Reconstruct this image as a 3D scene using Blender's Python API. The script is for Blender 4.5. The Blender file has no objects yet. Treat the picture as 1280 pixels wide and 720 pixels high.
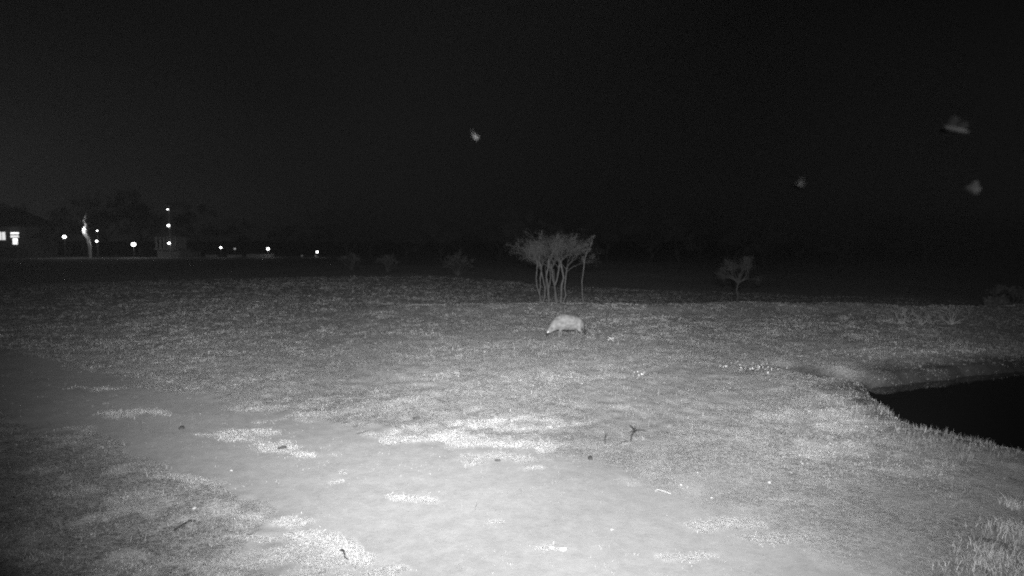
import bpy, math, random
import numpy as np
from mathutils import Vector, Matrix

C = bpy.context.scene.collection
scene = bpy.context.scene
PI = math.pi

# ---------------------------------------------------------------- camera
F = 763.0            # focal length in pixels of the 1280 px wide photograph
CAMH = 3.4
PITCH = math.atan(60.0 / F)
cam = bpy.data.cameras.new('camera')
cam.sensor_width = 36.0
cam.lens = F / 1280.0 * 36.0
cam.clip_start = 0.05
cam.clip_end = 5000
camo = bpy.data.objects.new('camera', cam)
C.objects.link(camo)
camo.location = (0, 0, CAMH)
camo.rotation_euler = (PI / 2 - PITCH, 0, 0)
scene.camera = camo
# fixed-focus lens of a small surveillance camera: slightly soft in the distance
cam.dof.use_dof = True
cam.dof.focus_distance = 3.0
cam.dof.aperture_fstop = 3.4

# ---------------------------------------------------------------- sky (night, seen by an infrared camera: grey)
w = bpy.data.worlds.new("World")
scene.world = w
w.use_nodes = True
nt = w.node_tree
nt.nodes.clear()
out = nt.nodes.new('ShaderNodeOutputWorld')
bg = nt.nodes.new('ShaderNodeBackground')
sky = nt.nodes.new('ShaderNodeTexSky')
sky.sky_type = 'NISHITA'
sky.sun_disc = False
sky.sun_elevation = math.radians(2.0)
sky.sun_rotation = math.radians(-48)
bw = nt.nodes.new('ShaderNodeRGBToBW')
nz = nt.nodes.new('ShaderNodeTexNoise')
nz.inputs['Scale'].default_value = 2.2
nz.inputs['Detail'].default_value = 4
tc = nt.nodes.new('ShaderNodeTexCoord')
mp = nt.nodes.new('ShaderNodeMapping')
mp.inputs['Scale'].default_value = (1, 1, 3.5)
mr = nt.nodes.new('ShaderNodeMapRange')
mr.inputs['From Min'].default_value = 0.35
mr.inputs['From Max'].default_value = 0.7
mr.inputs['To Min'].default_value = 0.9
mr.inputs['To Max'].default_value = 1.25
mul = nt.nodes.new('ShaderNodeMath'); mul.operation = 'MULTIPLY'
pw = nt.nodes.new('ShaderNodeMath'); pw.operation = 'POWER'; pw.inputs[1].default_value = 0.75
SKY_STRENGTH = 0.0013
bg.inputs['Strength'].default_value = SKY_STRENGTH
L = nt.links.new
L(tc.outputs['Generated'], mp.inputs['Vector'])
L(mp.outputs['Vector'], nz.inputs['Vector'])
L(nz.outputs['Fac'], mr.inputs['Value'])
L(sky.outputs['Color'], bw.inputs['Color'])
L(bw.outputs['Val'], pw.inputs[0])
L(pw.outputs['Value'], mul.inputs[0])
L(mr.outputs['Result'], mul.inputs[1])
L(mul.outputs['Value'], bg.inputs['Color'])
L(bg.outputs['Background'], out.inputs['Surface'])

# the camera's own infrared lamps, fixed to the same pole as the camera
def flood(name, watts, size, aim, loc, blend=1.0, radius=0.04):
    l = bpy.data.lights.new(name, 'SPOT')
    l.energy = watts
    l.spot_size = math.radians(size)
    l.spot_blend = blend
    l.shadow_soft_size = radius
    o = bpy.data.objects.new(name, l)
    C.objects.link(o)
    o.location = loc
    d = Vector(aim) - Vector(loc)
    o.rotation_euler = d.to_track_quat('-Z', 'Y').to_euler()
    return o

for watts_, size_, az_, lx, lz in ((17800, 104, 3, .05, 4.2), (15000, 60, -10, -.26, 3.44), (18700, 46, 20, .42, 3.50),
                                   (13800, 36, -28, -.22, 3.40), (24000, 46, 0, -.05, 4.25)):
    az_ = math.radians(az_)
    flood('infrared_floodlight', watts_, size_, (lx + 30 * math.sin(az_), 30 * math.cos(az_), lz - .52), (lx, -.1, lz))

scene.view_settings.view_transform = 'Standard'
scene.view_settings.look = 'None'
scene.view_settings.exposure = 0.0
scene.view_settings.gamma = 1.0
scene.cycles.max_bounces = 5
scene.cycles.use_denoising = False
scene.cycles.filter_width = 1.9

# ================================================================ helpers
rng = np.random.default_rng(11)
R = random.Random(5)
FWD = Vector((0, math.cos(PITCH), -math.sin(PITCH)))
UPV = Vector((0, math.sin(PITCH), math.cos(PITCH)))

def ray(px, py):
    return FWD + Vector((1, 0, 0)) * ((px - 640) / F) + UPV * ((360 - py) / F)

def onground(px, py, z=0.0):
    d = ray(px, py)
    t = (z - CAMH) / d.z
    return d.x * t, d.y * t

def atdepth(px, py, Y):
    d = ray(px, py)
    t = Y / d.y
    return Vector((d.x * t, Y, CAMH + d.z * t))

def pix(x, y, z=0.0):
    """where ground points fall in the photograph (arrays): used to lay out the patches surveyed from it"""
    dz = z - CAMH
    depth = y * FWD.y + dz * FWD.z
    depth = np.maximum(depth, 0.05)
    v = y * UPV.y + dz * UPV.z
    return 640 + F * x / depth, 360 - F * v / depth

def _hash(ix, iy, seed):
    n = (ix.astype(np.int64) * 374761393 + iy.astype(np.int64) * 668265263 + seed * 1442695041) & 0x7fffffff
    n = ((n ^ (n >> 13)) * 1274126177) & 0x7fffffff
    n = (n ^ (n >> 16)) & 0x7fffffff
    return n / float(0x7fffffff)

def vnoise(x, y, seed=0):
    x = np.asarray(x, float); y = np.asarray(y, float)
    x0 = np.floor(x); y0 = np.floor(y)
    fx = x - x0; fy = y - y0
    fx = fx * fx * (3 - 2 * fx); fy = fy * fy * (3 - 2 * fy)
    a = _hash(x0, y0, seed); b = _hash(x0 + 1, y0, seed)
    c = _hash(x0, y0 + 1, seed); d = _hash(x0 + 1, y0 + 1, seed)
    return (a * (1 - fx) + b * fx) * (1 - fy) + (c * (1 - fx) + d * fx) * fy

def fbm(x, y, scale, octs=4, seed=0):
    s = np.zeros_like(np.asarray(x, float)); amp = 0.5; tot = 0
    f = 1.0 / scale
    for k in range(octs):
        s += amp * vnoise(x * f + 17.3 * k, y * f - 9.1 * k, seed + k)
        tot += amp; amp *= 0.55; f *= 2.03
    return s / tot

def sstep(a, b, v):
    t = np.clip((v - a) / (b - a), 0, 1)
    return t * t * (3 - 2 * t)

def poly_sd(x, y, poly):
    """signed distance to a polygon, negative inside"""
    x = np.asarray(x, float); y = np.asarray(y, float)
    d = np.full(x.shape, 1e9); inside = np.zeros(x.shape, bool)
    n = len(poly)
    for i in range(n):
        ax, ay = poly[i]; bx, by = poly[(i + 1) % n]
        ex, ey = bx - ax, by - ay
        t = np.clip(((x - ax) * ex + (y - ay) * ey) / (ex * ex + ey * ey), 0, 1)
        d = np.minimum(d, np.hypot(x - ax - t * ex, y - ay - t * ey))
        c = ((ay > y) != (by > y)) & (x < (bx - ax) * (y - ay) / (by - ay + 1e-12) + ax)
        inside ^= c
    return np.where(inside, -d, d)

def line_d(x, y, pts):
    d = np.full(np.asarray(x, float).shape, 1e9)
    side = np.zeros_like(d)
    for (ax, ay), (bx, by) in zip(pts[:-1], pts[1:]):
        ex, ey = bx - ax, by - ay
        t = np.clip(((x - ax) * ex + (y - ay) * ey) / (ex * ex + ey * ey), 0, 1)
        dd = np.hypot(x - ax - t * ex, y - ay - t * ey)
        s = (x - ax) * ey - (y - ay) * ex
        side = np.where(dd < d, np.sign(s), side)
        d = np.minimum(d, dd)
    return d * side

# ================================================================ terrain
POOL = [onground(*p) for p in [(1090, 478), (1106, 512), (1150, 533), (1205, 546), (1262, 556), (1360, 572),
                               (1500, 560), (1520, 500), (1400, 452), (1290, 452), (1215, 462), (1150, 468)]]
DITCH = [onground(*p) for p in [(990, 459), (1030, 465), (1070, 471), (1110, 480), (1150, 490)]]
WATER_Z = -0.22
TRACK = [(2.6, 1.0), (1.7, 4.0), (0.5, 6.9), (-2.5, 9.1), (-5.3, 10.7), (-8.2, 12.4), (-12.5, 15.2), (-21, 20), (-40, 27), (-70, 40)]

def crest_y(x):
    return 31.0 + 0.5 * np.sin(x * 0.21) + 0.4 * np.sin(x * 0.47 + 1.0) - 0.012 * x + 2.2 * (fbm(x, x * 0, 3.0, 3, 7) - .5)

def height(x, y, fine=True):
    x = np.asarray(x, float); y = np.asarray(y, float)
    r = np.hypot(x, y)
    z = (fbm(x, y, 9.0, 3, 3) - 0.5) * 0.24 * sstep(2, 9, r)
    z += (fbm(x, y, 1.7, 3, 21) - 0.5) * 0.035
    if fine:
        rough = 0.12 + 0.88 * sstep(0.0, 0.6, np.abs(line_d(x, y, TRACK)) - 1.2) * sstep(3.2, 5.5, np.hypot(x - 1.7, y - 6.2))
        z += (fbm(x, y, 0.26, 3, 31) - 0.5) * 0.07 * rough * (1 - sstep(40, 60, r))
    # low crest some thirty metres out with a dip behind it, deeper to the right
    cy = crest_y(x)
    dep = 1.4 * sstep(-13, 15, x)
    b = sstep(0.0, 5.5, y - cy)
    z += 0.14 * np.exp(-((y - cy) / 2.2) ** 2) * sstep(-12, 0, x) * (.5 + fbm(x, y, 4, 3, 8))
    z -= dep * b * (1 - 0.75 * sstep(60, 110, y))
    # water hole and the little ditch that runs into it
    sd = poly_sd(x, y, POOL)
    wob = (fbm(x, y, 1.0, 3, 44) - 0.5) * 0.6
    shelf = 0.36 + .64 * sstep(7.6, 9.0, x + wob * .4)
    steep = np.where(y < 16.5, .55, 1.1)
    z -= 0.95 * (1 - sstep(-steep, 0.3, sd + wob)) * shelf
    dd = np.abs(line_d(x, y, DITCH))
    z -= 0.22 * (1 - sstep(0.1, 0.75, dd + wob * 0.4))
    return z

def h1(x, y):
    return float(height(np.array([x]), np.array([y]))[0])

# bare (1 = bare sand, 0 = grass), pale (dry pale grass)
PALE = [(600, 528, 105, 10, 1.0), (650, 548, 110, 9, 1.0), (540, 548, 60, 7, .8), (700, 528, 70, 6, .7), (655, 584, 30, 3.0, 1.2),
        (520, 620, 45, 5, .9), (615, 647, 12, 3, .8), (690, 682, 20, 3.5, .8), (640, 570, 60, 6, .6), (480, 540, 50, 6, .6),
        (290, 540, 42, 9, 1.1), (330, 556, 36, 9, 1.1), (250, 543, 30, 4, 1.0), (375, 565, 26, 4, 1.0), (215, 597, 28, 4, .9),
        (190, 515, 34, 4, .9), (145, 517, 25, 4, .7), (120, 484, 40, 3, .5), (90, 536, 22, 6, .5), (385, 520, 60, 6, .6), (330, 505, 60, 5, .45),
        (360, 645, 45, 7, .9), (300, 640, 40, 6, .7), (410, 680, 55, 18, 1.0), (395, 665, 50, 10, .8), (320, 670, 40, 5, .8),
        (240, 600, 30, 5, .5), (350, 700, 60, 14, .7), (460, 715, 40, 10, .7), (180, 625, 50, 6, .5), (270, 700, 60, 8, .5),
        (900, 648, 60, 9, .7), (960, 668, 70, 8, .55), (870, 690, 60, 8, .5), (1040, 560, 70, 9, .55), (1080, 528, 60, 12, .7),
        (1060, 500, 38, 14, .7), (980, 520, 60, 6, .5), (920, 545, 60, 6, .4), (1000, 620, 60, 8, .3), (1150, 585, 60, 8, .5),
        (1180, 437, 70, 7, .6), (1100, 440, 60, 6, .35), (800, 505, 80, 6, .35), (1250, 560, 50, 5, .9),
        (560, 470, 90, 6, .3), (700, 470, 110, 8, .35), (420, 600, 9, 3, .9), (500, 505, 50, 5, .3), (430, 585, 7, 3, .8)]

def masks(x, y):
    px, py = pix(x, y)
    n1 = fbm(x, y, 1.1, 5, 61); n2 = fbm(x, y, 0.42, 4, 71)
    pale = np.zeros_like(px)
    front = y > 1.0
    wx = (fbm(x, y, 0.7, 5, 81) - 0.5)
    wy = (fbm(x, y, 0.6, 6, 91) - 0.5)
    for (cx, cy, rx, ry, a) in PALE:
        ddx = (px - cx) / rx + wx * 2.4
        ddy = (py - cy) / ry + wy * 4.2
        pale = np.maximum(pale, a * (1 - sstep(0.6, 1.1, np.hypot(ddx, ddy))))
    # loose straw patches in the rough turf, commonest at the lower left and along the track
    tr_ = np.abs(line_d(x, y, TRACK)) + (n1 - .5) * 1.5
    loose = sstep(.55, .62, fbm(x, y, .42, 6, 121)) * (.12 + .5 * (1 - sstep(3, 9, np.hypot(x + 4.5, y - 6.8)))) * sstep(1.5, 2.0, tr_) * (np.hypot(x - 1.0, y - 6.2) > 2.2)
    pale = np.maximum(pale, loose)
    pale *= front
    d = line_d(x, y, TRACK)
    ad = np.abs(d) + (n1 - 0.5) * 1.5 + (n2 - 0.5) * 0.5
    half = 1.35 + 0.9 * (1 - sstep(6, 11, y)) * (x > -3)
    soft = np.where((x > -1.5) & (y > 4.2 - .5 * x), 1.5, 0.28)
    track = 1 - sstep(0.0, 1.0, (ad - half) / soft)
    bare = track * (1 - 0.95 * sstep(0.25, 0.5, pale))
    # wide worn area in front of the camera, fading into the turf on the right
    worn = (1 - sstep(1.2, 3.9, np.hypot((x - 0.9) * 0.95, (y - 6.5) * 1.0) + (n1 - .5) * 3 + (n2 - .5) * 1.5))
    bare = np.maximum(bare, worn * 0.9 * (1 - sstep(.3, .6, pale)))
    thin = sstep(0.52, 0.66, fbm(x, y, 2.6, 4, 101)) * 0.6
    bare = np.maximum(bare, thin * (1 - pale))
    pool = poly_sd(x, y, POOL)
    return np.clip(bare, 0, 1), np.clip(pale, 0, 1.2), track, pool

# ---------------------------------------------------------------- materials (all grey: the camera sees infrared)
MATS = {}
def mat(name, col, rough=0.85, emit=None, spec=0.2, bump=None, var=0.0, vscale=5.0):
    if name in MATS: return MATS[name]
    m = bpy.data.materials.new(name); m.use_nodes = True
    n = m.node_tree; b = n.nodes['Principled BSDF']
    b.inputs['Roughness'].default_value = rough
    b.inputs['Specular IOR Level'].default_value = spec
    b.inputs['Base Color'].default_value = (col, col, col, 1)
    if emit is not None:
        b.inputs['Emission Color'].default_value = (1, 1, 1, 1)
        b.inputs['Emission Strength'].default_value = emit
    if var > 0 or bump:
        t = n.nodes.new('ShaderNodeTexCoord'); z = n.nodes.new('ShaderNodeTexNoise')
        z.inputs['Scale'].default_value = vscale; z.inputs['Detail'].default_value = 6
        n.links.new(t.outputs['Object'], z.inputs['Vector'])
        r = n.nodes.new('ShaderNodeMapRange')
        r.inputs['From Min'].default_value = 0.3; r.inputs['From Max'].default_value = 0.7
        r.inputs['To Min'].default_value = col * (1 - var); r.inputs['To Max'].default_value = col * (1 + var)
        n.links.new(z.outputs['Fac'], r.inputs['Value']); n.links.new(r.outputs['Result'], b.inputs['Base Color'])
        if bump:
            bp = n.nodes.new('ShaderNodeBump'); bp.inputs['Distance'].default_value = bump; bp.inputs['Strength'].default_value = 0.8
            n.links.new(z.outputs['Fac'], bp.inputs['Height']); n.links.new(bp.outputs['Normal'], b.inputs['Normal'])
    MATS[name] = m
    return m

def ground_material():
    m = bpy.data.materials.new('soil_and_turf'); m.use_nodes = True
    n = m.node_tree; b = n.nodes['Principled BSDF']
    b.inputs['Roughness'].default_value = 0.95; b.inputs['Specular IOR Level'].default_value = 0.1
    N = n.nodes.new; K = n.links.new
    geo = N('ShaderNodeNewGeometry')
    def noise(scale, detail, rough=.6):
        z = N('ShaderNodeTexNoise'); z.inputs['Scale'].default_value = scale; z.inputs['Detail'].default_value = detail
        z.inputs['Roughness'].default_value = rough
        K(geo.outputs['Position'], z.inputs['Vector']); return z.outputs['Fac']
    def rmap(v, a, b_, c, d):
        r = N('ShaderNodeMapRange'); r.inputs['From Min'].default_value = a; r.inputs['From Max'].default_value = b_
        r.inputs['To Min'].default_value = c; r.inputs['To Max'].default_value = d
        K(v, r.inputs['Value']); return r.outputs['Result']
    def mix(f, a, b_):
        r = N('ShaderNodeMix'); r.data_type = 'FLOAT'
        K(f, r.inputs[0]); K(a, r.inputs[2]); K(b_, r.inputs[3]); return r.outputs[0]
    ab = N('ShaderNodeAttribute'); ab.attribute_name = 'bare'
    ap = N('ShaderNodeAttribute'); ap.attribute_name = 'pale'
    aw = N('ShaderNodeAttribute'); aw.attribute_name = 'mud_shade'
    turf = rmap(noise(14, 9, .8), .38, .62, .15, .40)
    fleck = rmap(noise(26, 4, .5), .62, .68, 1, .35)
    mt = N('ShaderNodeMath'); mt.operation = 'MULTIPLY'; K(turf, mt.inputs[0]); K(fleck, mt.inputs[1]); turf = mt.outputs[0]
    sand = rmap(noise(5, 12, .8), .34, .66, .235, .315)
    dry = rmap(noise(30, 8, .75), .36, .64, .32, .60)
    mud_shade_c = rmap(noise(4, 5), .3, .7, .015, .035)  # dark tone for wet earth and for the painted shade
    c = mix(ab.outputs['Fac'], turf, sand)
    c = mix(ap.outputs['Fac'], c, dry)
    c = mix(aw.outputs['Fac'], c, mud_shade_c)
    K(c, b.inputs['Base Color'])
    bp = N('ShaderNodeBump'); bp.inputs['Distance'].default_value = 0.05
    K(rmap(ab.outputs['Fac'], 0, 1, 1.0, .2), bp.inputs['Strength'])
    K(noise(13, 9, .75), bp.inputs['Height']); K(bp.outputs['Normal'], b.inputs['Normal'])
    return m

def blade_material(name):
    m = bpy.data.materials.new(name); m.use_nodes = True
    n = m.node_tree; b = n.nodes['Principled BSDF']
    b.inputs['Roughness'].default_value = 0.8; b.inputs['Specular IOR Level'].default_value = 0.15
    a = n.nodes.new('ShaderNodeAttribute'); a.attribute_name = 'tone'
    n.links.new(a.outputs['Fac'], b.inputs['Base Color'])
    return m

GROUND = ground_material()
BLADE = blade_material('grass_blades')
BARK = mat('pale_bark', .085, var=.3, vscale=6, bump=.02)
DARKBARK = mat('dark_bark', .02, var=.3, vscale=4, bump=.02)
TWIG = mat('dry_twig', .062, var=.25, vscale=9)
LEAF = mat('small_leaf', .06, var=.45, vscale=2.5)
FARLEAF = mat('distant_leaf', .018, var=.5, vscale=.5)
DARKWOOD = mat('dark_dead_wood', .045, var=.4, vscale=20, bump=.004)

# ================================================================ object helpers
def tag(o, label=None, cat=None, group=None, kind=None):
    if label: o['label'] = label
    if cat: o['category'] = cat
    if group: o['group'] = group
    if kind: o['kind'] = kind
    return o

def empty(name, loc, rz=0.0):
    o = bpy.data.objects.new(name, None); C.objects.link(o)
    o.location = loc; o.rotation_euler = (0, 0, rz); o.empty_display_size = .3
    return o

class MB:
    def __init__(s): s.v = []; s.f = []; s.smooth = False
    def box(s, x0, x1, y0, y1, z0, z1):
        b = len(s.v)
        s.v += [(x0, y0, z0), (x1, y0, z0), (x1, y1, z0), (x0, y1, z0), (x0, y0, z1), (x1, y0, z1), (x1, y1, z1), (x0, y1, z1)]
        s.f += [tuple(b + i for i in q) for q in [(0, 3, 2, 1), (4, 5, 6, 7), (0, 1, 5, 4), (1, 2, 6, 5), (2, 3, 7, 6), (3, 0, 4, 7)]]
        return s
    def tube(s, pts, rad, n=6, cap=True):
        b0 = len(s.v)
        m = len(pts)
        P = [Vector(p) for p in pts]
        for i, p in enumerate(P):
            t = (P[min(i + 1, m - 1)] - P[max(i - 1, 0)])
            if t.length < 1e-9: t = Vector((0, 0, 1))
            t.normalize()
            ref = Vector((1, 0, 0)) if abs(t.x) < .8 else Vector((0, 1, 0))
            u = t.cross(ref).normalized(); v = t.cross(u)
            r = rad[i] if hasattr(rad, '__len__') else rad
            for k in range(n):
                a = 2 * PI * k / n
                s.v.append(tuple(p + u * (math.cos(a) * r) + v * (math.sin(a) * r)))
        for i in range(m - 1):
            for k in range(n):
                k2 = (k + 1) % n
                s.f.append((b0 + i * n + k, b0 + i * n + k2, b0 + (i + 1) * n + k2, b0 + (i + 1) * n + k))
        if cap and n > 2:
            s.f.append(tuple(b0 + k for k in range(n))[::-1])
            s.f.append(tuple(b0 + (m - 1) * n + k for k in range(n)))
        return s
    def lathe(s, prof, n=16, c=(0, 0, 0)):
        pts = [(c[0], c[1], c[2] + z) for r, z in prof]
        b0 = len(s.v); m = len(prof)
        for (r, z), p in zip(prof, pts):
            for k in range(n):
                a = 2 * PI * k / n
                s.v.append((p[0] + math.cos(a) * r, p[1] + math.sin(a) * r, p[2]))
        for i in range(m - 1):
            for k in range(n):
                k2 = (k + 1) % n
                s.f.append((b0 + i * n + k, b0 + i * n + k2, b0 + (i + 1) * n + k2, b0 + (i + 1) * n + k))
        s.f.append(tuple(b0 + k for k in range(n))[::-1]); s.f.append(tuple(b0 + (m - 1) * n + k for k in range(n)))
        return s
    def ball(s, c, r, n=12, sz=1.0):
        prof = []
        for i in range(n // 2 + 1):
            a = -PI / 2 + PI * i / (n // 2)
            prof.append((max(r * math.cos(a), 1e-4), r * sz * math.sin(a)))
        return s.lathe(prof, n, c)
    def poly(s, pts):
        b = len(s.v); s.v += [tuple(p) for p in pts]; s.f.append(tuple(range(b, b + len(pts)))); return s
    def build(s, name, m, parent=None, smooth=False, loc=None):
        me = bpy.data.meshes.new(name); me.from_pydata(s.v, [], s.f); me.update()
        if smooth: me.polygons.foreach_set('use_smooth', [True] * len(me.polygons))
        me.materials.append(m)
        o = bpy.data.objects.new(name, me); C.objects.link(o)
        if parent: o.parent = parent
        if loc is not None: o.location = loc
        return o

def np_mesh(name, V, Fq, m, attrs=None, smooth=True):
    me = bpy.data.meshes.new(name)
    nv, nf, k = len(V), len(Fq), Fq.shape[1]
    me.vertices.add(nv); me.vertices.foreach_set('co', np.ascontiguousarray(V, dtype=np.float32).ravel())
    me.loops.add(nf * k); me.loops.foreach_set('vertex_index', np.ascontiguousarray(Fq, dtype=np.int32).ravel())
    me.polygons.add(nf)
    me.polygons.foreach_set('loop_start', np.arange(0, nf * k, k, dtype=np.int32))
    me.polygons.foreach_set('loop_total', np.full(nf, k, dtype=np.int32))
    if smooth: me.polygons.foreach_set('use_smooth', np.ones(nf, dtype=bool))
    me.update(calc_edges=True)
    for an, av in (attrs or {}).items():
        at = me.attributes.new(an, 'FLOAT', 'POINT'); at.data.foreach_set('value', np.ascontiguousarray(av, dtype=np.float32))
    me.materials.append(m)
    o = bpy.data.objects.new(name, me); C.objects.link(o)
    return o

def copy_tree(o, parent=None):
    c = o.copy(); C.objects.link(c)
    if parent: c.parent = parent
    for ch in list(o.children): copy_tree(ch, c)
    return c

# ================================================================ ground sheet (polar grid about the pole, reaches the horizon)
rad = [0.6]
while rad[-1] < 1500:
    r = rad[-1]
    rad.append(r * (1.0085 if r < 45 else 1.03 if r < 150 else 1.12))
rad = np.array(rad)
fine_a = np.radians(np.arange(-52, 52.01, 0.2))
co = np.radians(np.arange(54, 306.1, 4.0))
ang = np.concatenate([fine_a, co])
A, RR = np.meshgrid(ang, rad)          # rows = rings
X = RR * np.sin(A); Y = RR * np.cos(A)
Z = height(X, Y)
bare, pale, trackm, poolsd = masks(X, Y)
mud_shade = (1 - sstep(-.1, 1.1 + .5 * (Y > 13.5), poolsd + (fbm(X, Y, .8, 3, 111) - .5) * .6)) * 0.95  # wet muddy margin, widened up the far bank to darken its lit slope
mud_shade = np.maximum(mud_shade, .75 * (1 - sstep(.2, .8, np.abs(line_d(X, Y, DITCH)) + (fbm(X, Y, .9, 3, 113) - .5) * .8)))  # along the ditch: strip of shade painted into the ground colour
nr, na = X.shape
V = np.stack([X, Y, Z], -1).reshape(-1, 3)
idx = np.arange(nr * na).reshape(nr, na)
a0 = idx[:-1, :]; a1 = np.roll(idx, -1, axis=1)[:-1, :]
b0 = idx[1:, :]; b1 = np.roll(idx, -1, axis=1)[1:, :]
Q = np.stack([a0, a1, b1, b0], -1)[..., ::-1].reshape(-1, 4)
tq = (trackm.reshape(-1)[Q].mean(1) > 0.5) & (np.hypot(V[Q[:, 0], 0], V[Q[:, 0], 1]) < 60) & (V[Q[:, 0], 1] > .5)
flat = dict(bare=bare.reshape(-1), pale=np.clip(pale, 0, 1).reshape(-1), mud_shade=mud_shade.reshape(-1))
def subset(name, sel):
    q = Q[sel]; used, inv = np.unique(q, return_inverse=True)
    return np_mesh(name, V[used], inv.reshape(-1, 4), GROUND, {k: v[used] for k, v in flat.items()})
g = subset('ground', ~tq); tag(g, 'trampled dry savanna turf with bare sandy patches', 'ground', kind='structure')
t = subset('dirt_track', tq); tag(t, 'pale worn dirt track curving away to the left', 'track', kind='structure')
# cap below the pole so the sheet has no hole
cap = MB(); cap.v = [(0, 0, float(Z[0].mean()))] + [(float(X[0, k]), float(Y[0, k]), float(Z[0, k])) for k in range(na)]
cap.f = [(0, 1 + (k + 1) % na, 1 + k) for k in range(na)]
tag(cap.build('ground', GROUND), 'patch of ground right below the camera', 'ground', kind='structure')

# ---------------------------------------------------------------- thin night air that catches the floodlight
HAZE_DENSITY = 0.000024
hm = bpy.data.materials.new('night_air'); hm.use_nodes = True
hm.node_tree.nodes.clear()
ho = hm.node_tree.nodes.new('ShaderNodeOutputMaterial'); hv = hm.node_tree.nodes.new('ShaderNodeVolumePrincipled')
hv.inputs['Density'].default_value = HAZE_DENSITY; hv.inputs['Color'].default_value = (.9, .9, .9, 1)
hm.node_tree.links.new(hv.outputs['Volume'], ho.inputs['Volume'])
hz_ = MB(); hz_.box(-1700, 1700, -1700, 1700, -4, 40)
tag(hz_.build('haze', hm), 'thin night air lit by the floodlight', 'haze', kind='stuff')

# ---------------------------------------------------------------- water hole
wm = bpy.data.materials.new('still_water'); wm.use_nodes = True
b = wm.node_tree.nodes['Principled BSDF']
b.inputs['Base Color'].default_value = (.012, .012, .012, 1); b.inputs['Roughness'].default_value = .05; b.inputs['IOR'].default_value = 1.33
n_ = wm.node_tree; z_ = n_.nodes.new('ShaderNodeTexNoise'); z_.inputs['Scale'].default_value = 3.0; z_.inputs['Detail'].default_value = 3
gp = n_.nodes.new('ShaderNodeNewGeometry'); n_.links.new(gp.outputs['Position'], z_.inputs['Vector'])
bp_ = n_.nodes.new('ShaderNodeBump'); bp_.inputs['Strength'].default_value = .35; bp_.inputs['Distance'].default_value = .01
n_.links.new(z_.outputs['Fac'], bp_.inputs['Height']); n_.links.new(bp_.outputs['Normal'], b.inputs['Normal'])
wb = MB()
pc = np.mean(np.array(POOL), axis=0)
wb.poly([(pc[0] + (p[0] - pc[0]) * 1.06, pc[1] + (p[1] - pc[1]) * 1.10, WATER_Z) for p in POOL])
tag(wb.build('water', wm), 'black still water of the water hole', 'water', kind='structure')

# ================================================================ grass (stuff)
def make_grass(name, n_cl, per, rfun, tone, hfun, label, accept, spread=.05, wbase=.0024, wdist=.00018, lean=1.0, amax=50, hexact=True):
    a = np.radians(rng.uniform(-amax, amax, n_cl)); r = rfun(rng.random(n_cl))
    cx = r * np.sin(a); cy = r * np.cos(a)
    keep = accept(cx, cy)
    cx, cy = cx[keep], cy[keep]; n = len(cx)
    hh = hfun(cx, cy, n)
    tn = tone(cx, cy, n)
    cx = np.repeat(cx, per); cy = np.repeat(cy, per); hh = np.repeat(hh, per); tn = np.repeat(tn, per)
    m = len(cx)
    x = cx + rng.normal(0, spread, m); y = cy + rng.normal(0, spread, m)
    hh = hh * rng.uniform(.45, 1.15, m)
    z = height(x, y) - .008
    az = rng.uniform(0, 2 * PI, m); ln = rng.uniform(0.05, 1, m) ** 1.0 * lean * hh
    faz = rng.uniform(0, PI, m)
    wd = (wbase + wdist * np.hypot(x, y)) * rng.uniform(.6, 1.3, m)
    dx, dy = np.cos(faz) * wd, np.sin(faz) * wd
    mid = .55
    P0 = np.stack([x - dx, y - dy, z], -1); P1 = np.stack([x + dx, y + dy, z], -1)
    mx = x + np.cos(az) * ln * .35; my = y + np.sin(az) * ln * .35; mz = z + hh * mid
    P2 = np.stack([mx + dx * .7, my + dy * .7, mz], -1); P3 = np.stack([mx - dx * .7, my - dy * .7, mz], -1)
    tx = x + np.cos(az) * ln; ty = y + np.sin(az) * ln; tz = z + hh * (1 - .3 * (ln / np.maximum(hh, 1e-5)) ** 2)
    P4 = np.stack([tx + dx * .15, ty + dy * .15, tz], -1); P5 = np.stack([tx - dx * .15, ty - dy * .15, tz], -1)
    Vg = np.stack([P0, P1, P2, P3, P4, P5], 1).reshape(-1, 3)
    k = np.arange(m)[:, None] * 6
    Fg = np.concatenate([k + np.array([0, 1, 2, 3]), k + np.array([3, 2, 4, 5])], 0)
    tn = np.repeat(tn * rng.uniform(.7, 1.25, m), 6)
    o = np_mesh(name, Vg, Fg, BLADE, {'tone': tn}, smooth=False)
    return tag(o, label, 'grass', kind='stuff')

def acc(x, y):
    bm, pm, tm, sd = masks(x, y)
    dd = np.abs(line_d(x, y, DITCH))
    dens = (1 - .93 * bm) * (.3 + .7 * sstep(.4, .55, fbm(x, y, .5, 3, 131)))
    dens = np.maximum(dens, np.clip(pm, 0, 1) * .95)
    return (rng.random(len(x)) < dens) & (sd > .05) & (dd > .35) & (y > 2)
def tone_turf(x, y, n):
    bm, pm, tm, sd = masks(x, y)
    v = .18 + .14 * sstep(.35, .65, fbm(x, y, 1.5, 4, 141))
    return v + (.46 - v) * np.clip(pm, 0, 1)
make_grass('grass', 210000, 5, lambda u: 5.0 * (60 / 5.0) ** (u ** .8), tone_turf,
           lambda x, y, n: (.012 + .026 * rng.random(n) ** 2) * (1 + .9 * sstep(15, 30, np.hypot(x, y))),
           'short dry grass covering the savanna clearing', acc)
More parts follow.
